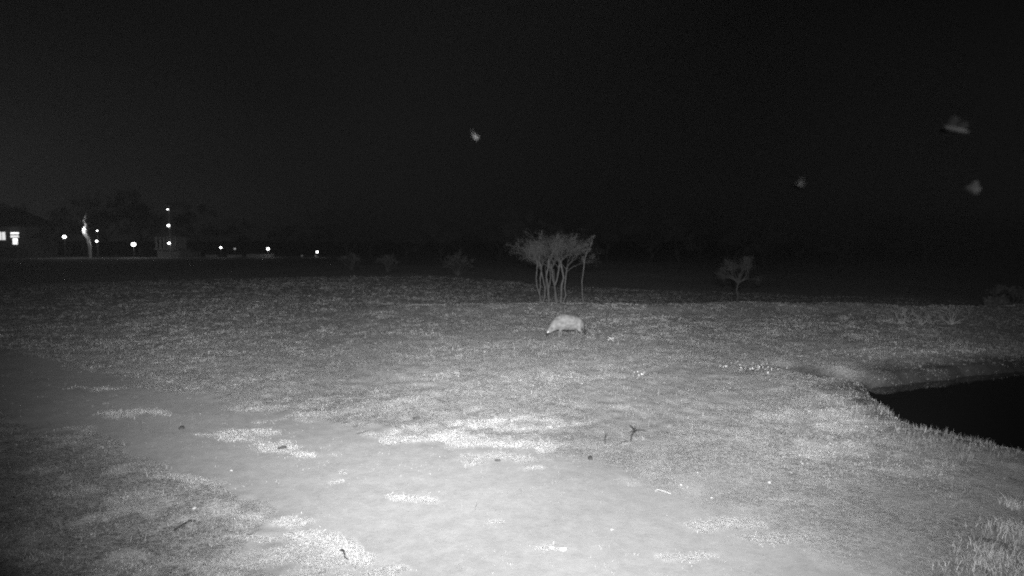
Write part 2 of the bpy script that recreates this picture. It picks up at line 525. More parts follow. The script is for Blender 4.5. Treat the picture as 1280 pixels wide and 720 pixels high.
# pond edge: taller, pale
def acc_edge(x, y):
    sd = poly_sd(x, y, POOL); py = y
    near = (sd > -.1) & (sd < 2.2) & (y < 12.6 + .55 * fbm(x, y, 2, 2, 5) + .0 * x)
    return near & (rng.random(len(x)) < .9 * (1 - sstep(0, 2.2, sd)) ** 1.5 * sstep(.35, .6, fbm(x, y, .5, 3, 171)))
make_grass('bank_grass', 60000, 7, lambda u: 9 + 16 * u, lambda x, y, n: .13 + .09 * rng.random(n),
           lambda x, y, n: .03 + .12 * rng.random(n) ** 2, 'taller pale grass fringing the bank of the water hole', acc_edge, spread=.07, lean=.45)
# thin seed stalks scattered in the meadow
make_grass('grass_stalks', 3500, 2, lambda u: 7 + 28 * u, lambda x, y, n: .15 + .12 * rng.random(n),
           lambda x, y, n: .06 + .09 * rng.random(n), 'thin upright dry stalks scattered through the short grass',
           lambda x, y: acc(x, y) & (rng.random(len(x)) < sstep(.4, .7, fbm(x, y, 3.0, 3, 151))), spread=.35, wbase=.002, wdist=.0003, lean=.35)

# ================================================================ trees
def branch(mb, tips, p, d, length, r, depth, rr, droop=0.0, up=.15, nseg=4, kids=(2, 3), spread=.6, shrink=.68, minr=.004, sides=5):
    pts = [p.copy()]; rad_ = [r]
    q = p.copy(); dd = d.copy()
    for i in range(nseg):
        dd = (dd + Vector((rr.gauss(0, .16), rr.gauss(0, .16), rr.gauss(0, .12) + up * .25 - droop * .2))).normalized()
        q = q + dd * (length / nseg)
        pts.append(q.copy()); rad_.append(max(r * (1 - .45 * (i + 1) / nseg), minr))
    mb.tube(pts, rad_, sides if r > .012 else 3, cap=False)
    if depth == 0:
        tips.append((pts[-1], dd)); tips.append((pts[len(pts) // 2], dd)); return
    for k in range(rr.randint(*kids)):
        t = pts[-1] if k < 2 else pts[rr.randint(max(1, nseg - 2), nseg)]
        ax = Vector((rr.gauss(0, 1), rr.gauss(0, 1), rr.gauss(0, .6)))
        nd = (dd + ax.normalized() * spread * rr.uniform(.6, 1.3)); nd.z += up * rr.random(); nd.normalize()
        branch(mb, tips, t, nd, length * shrink * rr.uniform(.75, 1.15), rad_[-1] * .72, depth - 1, rr, droop, up, max(2, nseg - 1), kids, spread, shrink, minr, sides)

def leaves(tips, n_per, size, spread, rr, mb=None):
    mb = mb or MB()
    for (p, d) in tips:
        for k in range(n_per):
            c = p + Vector((rr.gauss(0, spread), rr.gauss(0, spread), rr.gauss(0, spread * .8)))
            a = Vector((rr.gauss(0, 1), rr.gauss(0, 1), rr.gauss(0, 1))).normalized()
            u = a.orthogonal().normalized(); v = a.cross(u)
            s = size * rr.uniform(.6, 1.4)
            mb.poly([c - u * s, c + v * s * .5, c + u * s, c - v * s * .5])
    return mb

# --- the multi-stemmed tree in the middle of the clearing
MS = 36.0
bx = atdepth(688, 372, MS).x
root = empty('multi_stemmed_tree', (bx, MS, h1(bx, MS)))
tag(root, 'clump of slender pale trunks under one thin spreading crown, behind the pale animal', 'tree')
S = MS / F     # metres per photograph pixel at that distance
stems = [(-14, -17, .045), (-10, -15, .04), (-8, -11, .055), (-3, -4, .055), (0, -1, .04), (5, 3, .05), (7, 10, .06), (15, 15, .075), (14, 22, .05)]
zb0 = root.location.z
tips = []; rr = random.Random(3)
topz = atdepth(688, 326, MS).z - zb0
twm = MB()
for i, (xb, xt, r0) in enumerate(stems):
    yb = rr.uniform(-.5, .5); mb = MB()
    n = 6; pts = []; rads = []
    hgt = topz * rr.uniform(.92, 1.08)
    for k in range(n + 1):
        tt = k / n
        pts.append(Vector(((xb + (xt - xb) * tt) * S * 1.0 + rr.gauss(0, .035) + .09 * math.sin(k * 1.1 + i * 2.3), yb + rr.gauss(0, .05) + tt * rr.uniform(-.2, .2), -0.05 + hgt * tt)))
        rads.append(r0 * (1 - .35 * tt))
    mb.tube(pts, rads, 6, cap=False)
    mb.build('trunk', BARK, root, smooth=True)
    if i in (2, 4, 6):      # some stems fork low down
        f0 = pts[2]; twm.tube([f0, f0.lerp(pts[4], .5) + Vector((.12 * (1 if i == 2 else -1), 0, .1)), pts[5] + Vector((.28 * (1 if i == 2 else -1), .1, .1))], [r0 * .6, r0 * .5, r0 * .4], 5, cap=False)
    p = pts[-1]
    for b_ in range(5):
        a = rr.uniform(0, 2 * PI)
        lat = (xt / 16.0) * .3 - .12
        d = Vector((math.cos(a) * .75 + lat, math.sin(a) * .6, rr.uniform(.5, 1.1))).normalized()
        branch(twm, tips, p - Vector((0, 0, rr.uniform(0, .5))), d, rr.uniform(.5, .78), r0 * .42, 4, rr, up=.1, kids=(2, 3), spread=.62, shrink=.74, minr=.0045)
twm.build('branches', TWIG, root)
lv = leaves(tips, 4, .02, .15, rr)
lv.build('crown', LEAF, root)
print('clump tips', len(tips), 'faces', len(twm.f))

# --- slim sapling to its right
sx = atdepth(729, 378, MS - .4).x
root = empty('sapling', (sx, MS - .4, h1(sx, MS - .4)))
tag(root, 'lone slim crooked sapling just right of the multi-stemmed clump', 'tree')
mb = MB(); px_ = [729, 728, 727.5, 729, 730, 731, 733, 735, 738, 740]; py_ = [379, 366, 352, 340, 330, 324, 318, 312, 308, 302]
pts = [atdepth(a, b_, MS - .4) - root.location for a, b_ in zip(px_, py_)]
pts = [Vector((p.x, math.sin(i * 1.3) * .08, p.z)) for i, p in enumerate(pts)]
mb.tube(pts, [.035 * (1 - .07 * i) for i in range(len(pts))], 6, cap=False)
tips = []; rr = random.Random(8)
for i in (4, 6, 7, 8, 9):
    for s in (-1, 1):
        branch(mb, tips, pts[i], Vector((s * rr.uniform(.1, .6), rr.gauss(0, .4), .9)).normalized(), rr.uniform(.12, .28), .010, 2, rr, up=.3, nseg=3, spread=.4, minr=.005)
mb.build('trunk', BARK, root)
leaves(tips, 1, .02, .06, rr).build('crown', LEAF, root)

# --- small tree on the right and the bushes
def shrub(name, loc, height_, width, label, rr, group=None, stemsn=5, depth=4, leafn=1, lsize=.022, barkm=TWIG, leafm=LEAF, cat='shrub', single=False):
    o = empty(name, loc); tag(o, label, cat, group)
    mb = MB(); tips = []
    if single:
        pts = [Vector((0, 0, -.05)), Vector((.03, 0, height_ * .15)), Vector((-.02, .02, height_ * .28)), Vector((.05, 0, height_ * .42))]
        tb = MB(); tb.tube(pts, [.05, .045, .04, .035], 6, cap=False); tb.build('trunk', barkm, o)
        start = pts[-1]
    else:
        start = Vector((0, 0, -.03))
    for k in range(stemsn):
        a = 2 * PI * k / stemsn + rr.uniform(-.4, .4)
        tilt = width / height_ * rr.uniform(.3, 1.0)
        d = Vector((math.cos(a) * tilt, math.sin(a) * tilt, 1)).normalized()
        ln = (height_ - start.z) / (2.4 if depth >= 3 else 2.0) * rr.uniform(.8, 1.1)
        branch(mb, tips, start + Vector((rr.gauss(0, .04), rr.gauss(0, .04), 0)), d, ln, .012 + .012 * height_, depth, rr, up=.12, kids=(2, 3), spread=.65, shrink=.66, minr=.004)
    mb.build('branches', barkm, o)
    if leafn: leaves(tips, leafn, lsize, .08 * height_ * .6, rr).build('crown', leafm, o)
    return o

x_, y_ = atdepth(921, 378, 31.5).x, 31.5
shrub('small_tree', (x_, y_, h1(x_, y_)), 2.35, 3.0, 'faint small round-crowned tree on a thin stem, alone right of the multi-stemmed clump', random.Random(21), stemsn=9, depth=4, cat='tree', single=True, leafn=5, barkm=mat('dim_bark', .03, var=.3), leafm=mat('dim_leaf', .026, var=.4))
# bushes at the edge of the clearing, barely lit
for i, (px, py, Yd, hh, ww, lb) in enumerate([
        (572, 345, 62, 2.6, 3.2, 'dim low bush in the gap left of the multi-stemmed clump'),
        (485, 345, 66, 2.2, 3.0, 'very dim bush left of the one beside the multi-stemmed clump'),
        (440, 342, 70, 2.0, 2.6, 'very dim small bush nearest the last lamp of the lit row'),
        (1268, 388, 33, 1.7, 1.6, 'dim leafy bush at the right edge of the clearing'),
        (1240, 398, 29, .7, .9, 'low dim bush beside the one at the right edge')]):
    p = atdepth(px, py, Yd)
    shrub('bush', (p.x, Yd, h1(p.x, Yd)), hh, ww, lb, random.Random(40 + i), group='dim bushes round the clearing', stemsn=9, depth=3, leafn=5, lsize=.05, leafm=LEAF)

# --- dead brush beyond the water hole
for i, (px, py, Yd, hh, lb) in enumerate([
        (1128, 408, 25.0, .75, 'leaning dead brush, leftmost of the three beyond the water hole'),
        (1152, 410, 24.6, .60, 'low tangled dead brush, middle one of the three beyond the water hole'),
        (1188, 410, 24.8, .95, 'dead brush with upright sticks, rightmost of the three beyond the water hole')]):
    p = atdepth(px, py, Yd)
    shrub('dead_brush', (p.x, Yd, h1(p.x, Yd)), hh, hh * 1.4, lb, random.Random(60 + i), group='dead brush beyond the water hole', stemsn=8, depth=3, leafn=0, cat='brush', barkm=mat('bleached_brush', .22, var=.3))

# --- trees around the clearing: dark masses against the night sky
def big_tree(seed, H=12.0):
    rr = random.Random(seed)
    o = empty('tree', (0, 0, 0))
    mb = MB(); tips = []
    p = Vector((0, 0, -.3)); pts = [p]; 
    for k in range(4):
        p = p + Vector((rr.gauss(0, .25), rr.gauss(0, .25), H * .08)); pts.append(p)
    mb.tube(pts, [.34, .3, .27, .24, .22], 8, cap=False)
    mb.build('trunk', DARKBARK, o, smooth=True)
    mb = MB()
    for k in range(6):
        a = 2 * PI * k / 6 + rr.uniform(-.4, .4)
        d = Vector((math.cos(a) * .8, math.sin(a) * .8, rr.uniform(.45, 1.2))).normalized()
        branch(mb, tips, pts[rr.randint(2, 4)], d, H * .25 * rr.uniform(.8, 1.2), .13, 4, rr, up=.2, kids=(2, 3), spread=.6, shrink=.72, minr=.012)
    mb.build('branches', DARKBARK, o)
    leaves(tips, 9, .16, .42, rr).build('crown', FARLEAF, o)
    return o
protos = [big_tree(s) for s in (101, 102, 103)]
used = [False] * 3
def place_tree(px, Yd, H, label, group):
    i = R.randrange(3)
    if not used[i]: o = protos[i]; used[i] = True
    else: o = copy_tree(protos[i])
    x = (px - 640) / F * Yd
    o.location = (x, Yd, h1(x, Yd) - .05); s = H / 12.0
    o.scale = (s * R.uniform(.9, 1.25), s * R.uniform(.9, 1.25), s)
    o.rotation_euler = (0, 0, R.uniform(0, 6.28))
    tag(o, label, 'tree', group)
    return o
G1 = 'trees of the dark belt beyond the clearing'
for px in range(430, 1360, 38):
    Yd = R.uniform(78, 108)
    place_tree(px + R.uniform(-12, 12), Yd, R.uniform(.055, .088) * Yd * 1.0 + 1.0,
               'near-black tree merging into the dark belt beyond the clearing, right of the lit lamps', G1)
G2 = 'dark trees behind the lodge lights'
for k, (px, Yd, H) in enumerate([(-30, 132, 14), (30, 138, 11), (130, 134, 13), (178, 140, 15), (248, 142, 12), (300, 138, 8), (356, 136, 7), (405, 132, 7)]):
    place_tree(px, Yd, H, 'dark tree standing behind the lodge lights on the left', G2)
lab = ['tree lit from below, beside the bright lamp nearest the left building',
       'dark tree right behind the slim one with the brightly lit trunk',
       'tree over the brightest lamp, left of the lamp mast']
for k, (px, Yd, H) in enumerate([(86, 121, 8), (106, 120, 10), (176, 121, 9)]):
    place_tree(px, Yd, H, lab[k], 'trees lit by the lodge lamps')

# a pale trunk lit from close by
Yl = 116.5
pts = [atdepth(a, b_, Yl) for a, b_ in ((112, 306), (110, 298), (106.5, 292), (106, 287), (108, 281), (105, 276.5), (107, 270), (109, 262))]
zl = h1(pts[0].x, Yl); ol = empty('tree', (pts[0].x, Yl, zl))
tag(ol, 'slim crooked tree with a brightly lit pale trunk, between the two brightest lamps', 'tree')
pts = [Vector((0, 0, -.1))] + [p - ol.location for p in pts]
MB().tube(pts, [.3, .28, .3, .42, .45, .22, .2, .16, .08], 8).build('trunk', mat('limewashed_bark', .6, var=.3, vscale=2), ol, smooth=True)
mb = MB(); tips = []; rr = random.Random(77)
for i in (4, 5, 6, 7, 8):
    for q in range(3):
        branch(mb, tips, pts[i], Vector((rr.gauss(.3, .8), rr.gauss(0, .6), .5)).normalized(), rr.uniform(1.2, 2.2), .07, 2, rr, up=.2, spread=.6, minr=.015)
mb.build('branches', DARKBARK, ol); leaves(tips, 5, .12, .35, rr).build('crown', FARLEAF, ol)
for zz, wt in ((5.4, 80), (6.8, 12)):
    l = bpy.data.lights.new('lamp_light', 'POINT'); l.energy = wt; l.shadow_soft_size = .15
    q = bpy.data.objects.new('lamp_light', l); C.objects.link(q); q.parent = ol; q.location = (-.7, -1.0, zz)

# ================================================================ the lodge and its lights, 120 m away
GLOBE = mat('lamp_globe', .8, emit=5.0)
DIMGLOBE = mat('dim_lamp_globe', .8, emit=.25)
PANE = mat('lit_pane', .8, emit=1.6)
METAL = mat('dark_metal', .12, rough=.5, var=.2)
WALLM = mat('lodge_plaster', .15, var=.2, vscale=1.0)
THATCH = mat('thatch', .10, var=.4, vscale=6, bump=.05)
WOOD = mat('lodge_timber', .16, var=.35, vscale=4)
STONE = mat('garden_wall_stone', .16, var=.35, vscale=3, bump=.03)
D0 = 118.0
def light_in(o, watts, loc):
    l = bpy.data.lights.new('lamp_light', 'POINT'); l.energy = watts; l.shadow_soft_size = .3
    q = bpy.data.objects.new('lamp_light', l); C.objects.link(q); q.parent = o; q.location = loc

def lamp_post(px, py, Yd, dia, watts, label, group='lodge lamps', gm=None):
    p = atdepth(px, py, Yd); z0 = h1(p.x, Yd); hz = p.z - z0
    o = empty('garden_lamp', (p.x, Yd, z0)); tag(o, label, 'lamp', group)
    MB().lathe([(.16, -.1), (.16, .06), (.07, .12), (.05, .3), (.045, hz - dia * .5 - .05), (.1, hz - dia * .5)], 10).build('post', METAL, o)
    MB().ball((0, 0, hz), dia / 2, 14, .9).build('globe', gm or GLOBE, o, smooth=True)
    MB().lathe([(.5 * dia, hz + dia * .42), (.42 * dia, hz + dia * .52), (.05, hz + dia * .62)], 12).build('lamp_cap', METAL, o)
    if watts: light_in(o, watts, (0, -dia * .7, hz))
    return o
lamp_post(80.5, 296, 117, .62, 30, 'bright globe lamp nearest to the lit building at the left edge')
lamp_post(167, 305.5, 117, .78, 60, 'brightest globe lamp, just left of the lamp mast')
lamp_post(276, 309.5, 118, .40, 8, 'small globe lamp right of the picket fence')
lamp_post(293.5, 311, 120, .4, 0, 'faintest globe lamp, between two bright ones', gm=DIMGLOBE)
lamp_post(335, 311, 118, .52, 20, 'bright globe lamp above the long low garden wall')
lamp_post(396.5, 315, 119, .44, 5, 'globe lamp standing alone at the right end of the row')
lamp_post(121.5, 288.5, 118, .28, 0, 'small lamp on the taller post beside the lit leaning limb')
lamp_post(121, 301.5, 117.2, .4, 12, 'squat lamp below the small one beside the lit limb')
for px, lb in ((377.5, 'dim low bollard light left of the last globe lamp'), (394.5, 'dim low bollard light below the last globe lamp')):
    p = atdepth(px, 322.5, 117); z0 = h1(p.x, 117)
    o = empty('bollard_light', (p.x, 117, z0)); tag(o, lb, 'bollard', 'bollard lights')
    hz = max(p.z - z0, .35)
    MB().lathe([(.12, -.1), (.12, hz - .1)], 10).build('post', METAL, o)
    MB().lathe([(.14, hz - .098), (.14, hz + .12)], 10).build('lens', mat('bollard_lens', .6, emit=.06), o)
    MB().lathe([(.18, hz + .122), (.05, hz + .2)], 10).build('lamp_cap', METAL, o)

# lamp mast with three lamps
p = atdepth(213, 304, 117.5); z0 = h1(p.x, 117.5)
o = empty('lamp_mast', (p.x, 117.5, z0)); tag(o, 'tall mast with three lamps one above another under a small cap roof', 'lamp mast')
tz = atdepth(213, 257, 117.5).z - z0
MB().lathe([(.3, -.1), (.3, .2), (.12, .3), (.09, tz)], 10).build('mast', METAL, o)
MB().lathe([(1.0, tz), (.95, tz + .12), (.08, tz + .6)], 12).build('cap_roof', METAL, o)
for k, (py, dia, wt) in enumerate([(262, .36, 5), (282, .5, 6), (304, .44, 30)]):
    z = atdepth(213, py, 117.5).z - z0
    a = MB(); a.box(-.04, .04, -.42, -.08, z + dia * .5, z + dia * .5 + .06)
    a.build('lamp_arm', METAL, o)
    MB().ball((0, -.42, z), dia / 2, 14, .5 if k == 0 else .9).build('globe', GLOBE, o, smooth=True)
    light_in(o, wt, (0, -.42 - dia * .7, z))

def window(house, x, z, w_, h_, yf, panem=PANE, bars=1, label=None):
    f = MB(); t_ = .09
    f.box(x - w_ / 2 - t_, x - w_ / 2, yf - .06, yf + .04, z - t_, z + h_ + t_); f.box(x + w_ / 2, x + w_ / 2 + t_, yf - .06, yf + .04, z - t_, z + h_ + t_)
    f.box(x - w_ / 2, x + w_ / 2, yf - .06, yf + .04, z - t_, z); f.box(x - w_ / 2, x + w_ / 2, yf - .06, yf + .04, z + h_, z + h_ + t_)
    for k in range(bars):
        xx = x - w_ / 2 + w_ * (k + 1) / (bars + 1); f.box(xx - .04, xx + .04, yf - .05, yf + .03, z, z + h_)
    fo = f.build('window', WOOD, house)
    MB().box(x - w_ / 2, x + w_ / 2, yf - .02, yf + .0, z, z + h_).build('pane', panem, fo)
    return fo

# raised lodge at the left edge
Yh = 119.0
xL = atdepth(-95, 300, Yh).x; xR = atdepth(34, 300, Yh).x; xc = (xL + xR) / 2; W = xR - xL
z0 = h1(xc, Yh)
hs = empty('lodge', (xc, Yh, z0)); tag(hs, 'dark raised lodge at the left edge with two brightly lit openings', 'building')
MB().box(-W / 2, W / 2, 0, 8, -.3, 6.0).build('wall', WALLM, hs)
rf = MB(); ow = .8
rf.v = [(-W / 2 - ow, -ow, 6.0), (W / 2 + ow, -ow, 6.0), (W / 2 + ow, 8 + ow, 6.0), (-W / 2 - ow, 8 + ow, 6.0), (-W / 2 + 4, 4, 9.6), (W / 2 - 4, 4, 9.6)]
rf.f = [(0, 1, 5, 4), (1, 2, 5), (2, 3, 4, 5), (3, 0, 4), (3, 2, 1, 0)]
rf.build('roof', THATCH, hs)
dk = MB(); zd = 2.1
dk.box(-W / 2, W / 2, -2.4, -.003, zd - .2, zd); dk.build('deck', WOOD, hs)
for k in range(9):
    xx = -W / 2 + .1 + (W - .3) * k / 8
    MB().box(xx, xx + .14, -2.38, -2.24, -.2, zd - .203).build('post', WOOD, hs)
rl = MB(); rl.box(-W / 2, W / 2, -2.39, -2.33, zd + .95, zd + 1.02)
for k in range(60):
    xx = -W / 2 + .05 + (W - .1) * k / 59; rl.box(xx - .02, xx + .02, -2.38, -2.34, zd, zd + .95)
rl.build('railing', WOOD, hs)
def lodge_win(px0, px1, py0, py1, **k):
    a = atdepth(px0, py1, Yh); b_ = atdepth(px1, py0, Yh)
    return window(hs, (a.x + b_.x) / 2 - xc, a.z - z0, b_.x - a.x, b_.z - a.z, -.045, **k)
lodge_win(-2, 7, 290, 300, panem=mat('lit_pane_soft', .8, emit=.75), bars=1)
lodge_win(13.5, 24, 290.5, 292.5, bars=0)
lodge_win(13.5, 24, 294, 297, panem=mat('lit_pane_soft', .8), bars=0)
lodge_win(16.5, 22.5, 298, 305.5, bars=0)
light_in(hs, 10, (W / 2 - 2.6, -1.4, 4.6))

# pavilion beside the mast
Yp = 119.5
xa = atdepth(193, 300, Yp).x; xb = atdepth(221, 300, Yp).x; xc = (xa + xb) / 2; W = xb - xa; z0 = h1(xc, Yp)
pv = empty('pavilion', (xc, Yp, z0)); tag(pv, 'small two-level pavilion with pale columns right behind the lamp mast', 'building')
z1 = atdepth(200, 312, Yp).z - z0
z2 = atdepth(200, 296, Yp).z - z0
MB().box(-W / 2, W / 2, .8, 5, -.3, z1).build('wall', WALLM, pv)
MB().box(-W / 2 - .2, W / 2 + .2, -.2, 5.2, z1 + .002, z1 + .2).build('floor_slab', WALLM, pv)
for k, px in enumerate((195, 200, 204.5, 209.5, 219)):
    xx = atdepth(px, 300, Yp).x - xc
    MB().box(xx - .16, xx + .16, 0, .32, z1 + .2, z2).build('column', WALLM, pv)
MB().box(-W / 2, W / 2, 3.4, 3.6, z1 + .2, z2).build('back_wall', WALLM, pv)
rf = MB(); rf.v = [(-W / 2 - .6, -.7, z2), (W / 2 + .6, -.7, z2), (W / 2 + .6, 5.7, z2), (-W / 2 - .6, 5.7, z2), (0, 2.5, z2 + 2.0)]
rf.f = [(0, 1, 4), (1, 2, 4), (2, 3, 4), (3, 0, 4), (3, 2, 1, 0)]
rf.build('roof', THATCH, pv)
st = MB()
for k in range(5): st.box(1.2, 2.6, .8 - .3 * (k + 1), .797 - .3 * k, -.2, z1 - .28 * (k + 1) if z1 - .28 * (k + 1) > -.1 else -.1)
st.build('steps', STONE, pv)

# picket fence and low walls
def low_wall(pxa, pxb, pyt, Yd, label):
    a = atdepth(pxa, pyt, Yd); b_ = atdepth(pxb, pyt, Yd); z0 = h1((a.x + b_.x) / 2, Yd); hz = max(a.z - z0, .4)
    o = MB().box(0, b_.x - a.x, 0, .35, -.4, hz).box(-.03, b_.x - a.x + .03, -.04, .39, hz + .002, hz + .09).build('garden_wall', STONE)
    o.location = (a.x, Yd, z0); tag(o, label, 'wall', 'low garden walls'); return o
low_wall(257, 271, 319, 119.4, 'short low garden wall under the lamp right of the picket fence')
low_wall(284, 302, 319, 119.4, 'low garden wall under the faintest lamp')
low_wall(308, 342, 318, 119.4, 'long low garden wall under the bright lamp')
a = atdepth(225, 322, 117); b_ = atdepth(250, 322, 117); z0 = h1(a.x, 117)
fo = empty('picket_fence', (a.x, 117, z0)); tag(fo, 'short run of pale pickets at the foot of the lamp mast', 'fence')
Wf = b_.x - a.x
pk = MB()
MB().box(0, Wf, .03, .07, .25, .33).box(0, Wf, .03, .07, .75, .83).build('rail', WALLM, fo)
for k in range(8):
    xx = Wf * k / 7
    MB().box(xx - .09, xx + .09, -.03, .028, -.2, 1.15).build('picket', WALLM, fo)

# ================================================================ the animal, head lowered, facing left
ax_, ay_ = onground(709, 421.5)
zg = h1(ax_, ay_)
COAT = bpy.data.materials.new('pale_coat'); COAT.use_nodes = True
def coat(m, lo, hi, sc):
    n = m.node_tree; b = n.nodes['Principled BSDF']; b.inputs['Roughness'].default_value = .9; b.inputs['Specular IOR Level'].default_value = .1
    t_ = n.nodes.new('ShaderNodeTexCoord'); z = n.nodes.new('ShaderNodeTexNoise'); z.inputs['Scale'].default_value = sc; z.inputs['Detail'].default_value = 5
    n.links.new(t_.outputs['Object'], z.inputs['Vector'])
    r = n.nodes.new('ShaderNodeMapRange'); r.inputs['From Min'].default_value = .35; r.inputs['From Max'].default_value = .65
    r.inputs['To Min'].default_value = lo; r.inputs['To Max'].default_value = hi
    n.links.new(z.outputs['Fac'], r.inputs['Value']); n.links.new(r.outputs['Result'], b.inputs['Base Color'])
    bp = n.nodes.new('ShaderNodeBump'); bp.inputs['Distance'].default_value = .01; n.links.new(z.outputs['Fac'], bp.inputs['Height']); n.links.new(bp.outputs['Normal'], b.inputs['Normal'])
coat(COAT, .09, .18, 9)
DARKC = bpy.data.materials.new('dark_fur'); DARKC.use_nodes = True; coat(DARKC, .015, .03, 20)
LEGC = bpy.data.materials.new('leg_fur'); LEGC.use_nodes = True; coat(LEGC, .07, .12, 20)

root = empty('wild_animal', (ax_, ay_, zg), rz=math.radians(6))
tag(root, 'pale stocky four-legged animal with dark muzzle and tail tip, head lowered to the grass', 'animal')
BV = []; BF = []
def loft(rows, n=14):
    """rows of (x, y, z, half width, half depth): rings across the path, closed at both ends"""
    b0 = len(BV); m = len(rows)
    for i, (x, y, z, rw, rd) in enumerate(rows):
        a_, c_ = rows[max(i - 1, 0)], rows[min(i + 1, m - 1)]
        t_ = Vector((c_[0] - a_[0], 0, c_[2] - a_[2])).normalized(); nrm = Vector((-t_.z, 0, t_.x))
        for k in range(n):
            q = 2 * PI * k / n; p_ = Vector((x, y, z)) + nrm * (math.cos(q) * rd) + Vector((0, 1, 0)) * (math.sin(q) * rw); BV.append(tuple(p_))
    for i in range(m - 1):
        for k in range(n):
            BF.append((b0 + i * n + k, b0 + i * n + (k + 1) % n, b0 + (i + 1) * n + (k + 1) % n, b0 + (i + 1) * n + k))
    BF.append(tuple(b0 + k for k in range(n))[::-1]); BF.append(tuple(b0 + (m - 1) * n + k for k in range(n)))
# rump, barrel, shoulders, lowered neck, head, muzzle
loft([(.545, 0, .34, .05, .05), (.535, 0, .35, .12, .12), (.49, 0, .375, .165, .175), (.41, 0, .41, .195, .22), (.30, 0, .445, .21, .25), (.12, 0, .475, .225, .27),
      (-.06, 0, .495, .23, .28), (-.22, 0, .485, .215, .27), (-.36, 0, .435, .18, .235), (-.46, 0, .365, .14, .18), (-.55, 0, .275, .105, .125),
      (-.62, 0, .205, .088, .095), (-.675, 0, .155, .08, .08), (-.71, 0, .11, .066, .064), (-.73, 0, .065, .054, .05), (-.738, 0, .035, .04, .035), (-.74, 0, .02, .015, .012)], 18)
loft([(.52, 0, .40, .04, .04), (.565, 0, .33, .042, .042), (.60, 0, .24, .055, .055), (.62, 0, .16, .06, .06), (.635, 0, .09, .04, .04), (.64, 0, .06, .01, .01)], 10)
for s in (-1, 1):
    off = .06 * s
    loft([(-.24, .08 * s, .42, .09, .12), (-.245, .09 * s, .30, .08, .09), (-.24 + off * .6, .105 * s, .20, .048, .05), (-.25 + off, .105 * s, .11, .034, .034),
          (-.25 + off, .105 * s, .045, .03, .03), (-.28 + off, .105 * s, .02, .034, .03), (-.31 + off, .105 * s, .012, .026, .02)], 10)
    loft([(.40, .08 * s, .44, .10, .15), (.39 - off * .5, .09 * s, .31, .09, .115), (.35 - off, .105 * s, .225, .06, .066), (.42 - off, .105 * s, .15, .036, .038),
          (.425 - off, .105 * s, .08, .03, .03), (.41 - off, .105 * s, .035, .03, .03), (.38 - off, .105 * s, .018, .034, .026), (.35 - off, .105 * s, .012, .026, .02)], 10)
me = bpy.data.meshes.new('body_shape'); me.from_pydata(BV, [], BF)
tmp = bpy.data.objects.new('body_shape', me); C.objects.link(tmp)
rm = tmp.modifiers.new('r', 'REMESH'); rm.mode = 'VOXEL'; rm.voxel_size = .010
sm_ = tmp.modifiers.new('m', 'SMOOTH'); sm_.factor = .5; sm_.iterations = 12
dg = bpy.context.evaluated_depsgraph_get()
bm_ = bpy.data.meshes.new_from_object(tmp.evaluated_get(dg)); bm_.name = 'body'
bpy.data.objects.remove(tmp)
bm_.materials.clear()
for m in (COAT, DARKC, LEGC): bm_.materials.append(m)
for pl in bm_.polygons:
    c = pl.center
    i = 0
    if c.x < -.60 and c.z < .135: i = 1
    elif c.x > .565 and c.z < .33: i = 1
    elif c.z < .19 and c.x > -.5: i = 2
    pl.material_index = i; pl.use_smooth = True
body = bpy.data.objects.new('body', bm_); C.objects.link(body); body.parent = root
# shaggy back fringe is part of the coat; ears and eyes
for s in (-1, 1):
    e = MB()
    p0 = Vector((-.575, .055 * s, .245)); tipe = Vector((-.53, .13 * s, .335))
    e.tube([p0, p0.lerp(tipe, .5) + Vector((0, .01 * s, 0)), tipe], [.032, .036, .008], 8)
    e.build('ear', COAT, root, smooth=True)
    MB().ball((-.695, .072 * s, .165), .020, 10).build('eye', mat('painted_eyeshine', .95, rough=.1, spec=1.0, emit=None), root, smooth=True)  # white base colour stands in for light thrown back by the eyes

# ================================================================ small things lying in the clearing
def lie(name, px, py, label, cat, group=None):
    x, y = onground(px, py); o = empty(name, (x, y, h1(x, y))); tag(o, label, cat, group); return o
def stick(px0, py0, px1, py1, r, m, label, lift=.03, forks=(), group=None, name='stick', cat='stick', bend=.03, seed=1):
    rr = random.Random(seed)
    x0, y0 = onground(px0, py0); x1, y1 = onground(px1, py1)
    mb = MB(); pts = []
    for k in range(6):
        t_ = k / 5; x = x0 + (x1 - x0) * t_ + rr.gauss(0, bend * .4); y = y0 + (y1 - y0) * t_ + rr.gauss(0, bend)
        pts.append(Vector((x, y, h1(x, y) + r + lift * math.sin(PI * t_) + rr.random() * .01)))
    mb.tube(pts, [r * (1 - .1 * k) for k in range(6)], 6)
    for (i, dx, dy, dz) in forks:
        p = pts[i]; q = p + Vector((dx, dy, dz)); mb.tube([p, p.lerp(q, .5) + Vector((0, 0, .015)), q], [r * .8, r * .6, r * .35], 5)
    o = mb.build(name, m); tag(o, label, cat, group)
    # put the origin at its foot
    c = pts[0].copy(); o.data.transform(Matrix.Translation(-c)); o.location = c
    return o
stick(786, 549, 800, 536, .013, DARKWOOD, 'dark forked branch lying on the turf right of the brightest ground', .07,
      forks=((5, .10, -.02, -.03), (4, -.20, -.05, -.06), (3, -.05, .3, .02), (2, .07, .15, .06)), name='fallen_branch', cat='branch', seed=2)
x, y = onground(756.5, 553)
tw = MB().tube([(0, 0, -.02), (.004, .01, .09), (-.004, 0, .16), (.003, 0, .24)], [.010, .009, .008, .005], 6).tube([(0, 0, .15), (.04, .01, .2)], [.006, .003], 5).build('upright_twig', DARKWOOD)
tw.location = (x, y, h1(x, y)); tag(tw, 'short dark twig standing upright left of the fallen forked branch', 'twig')
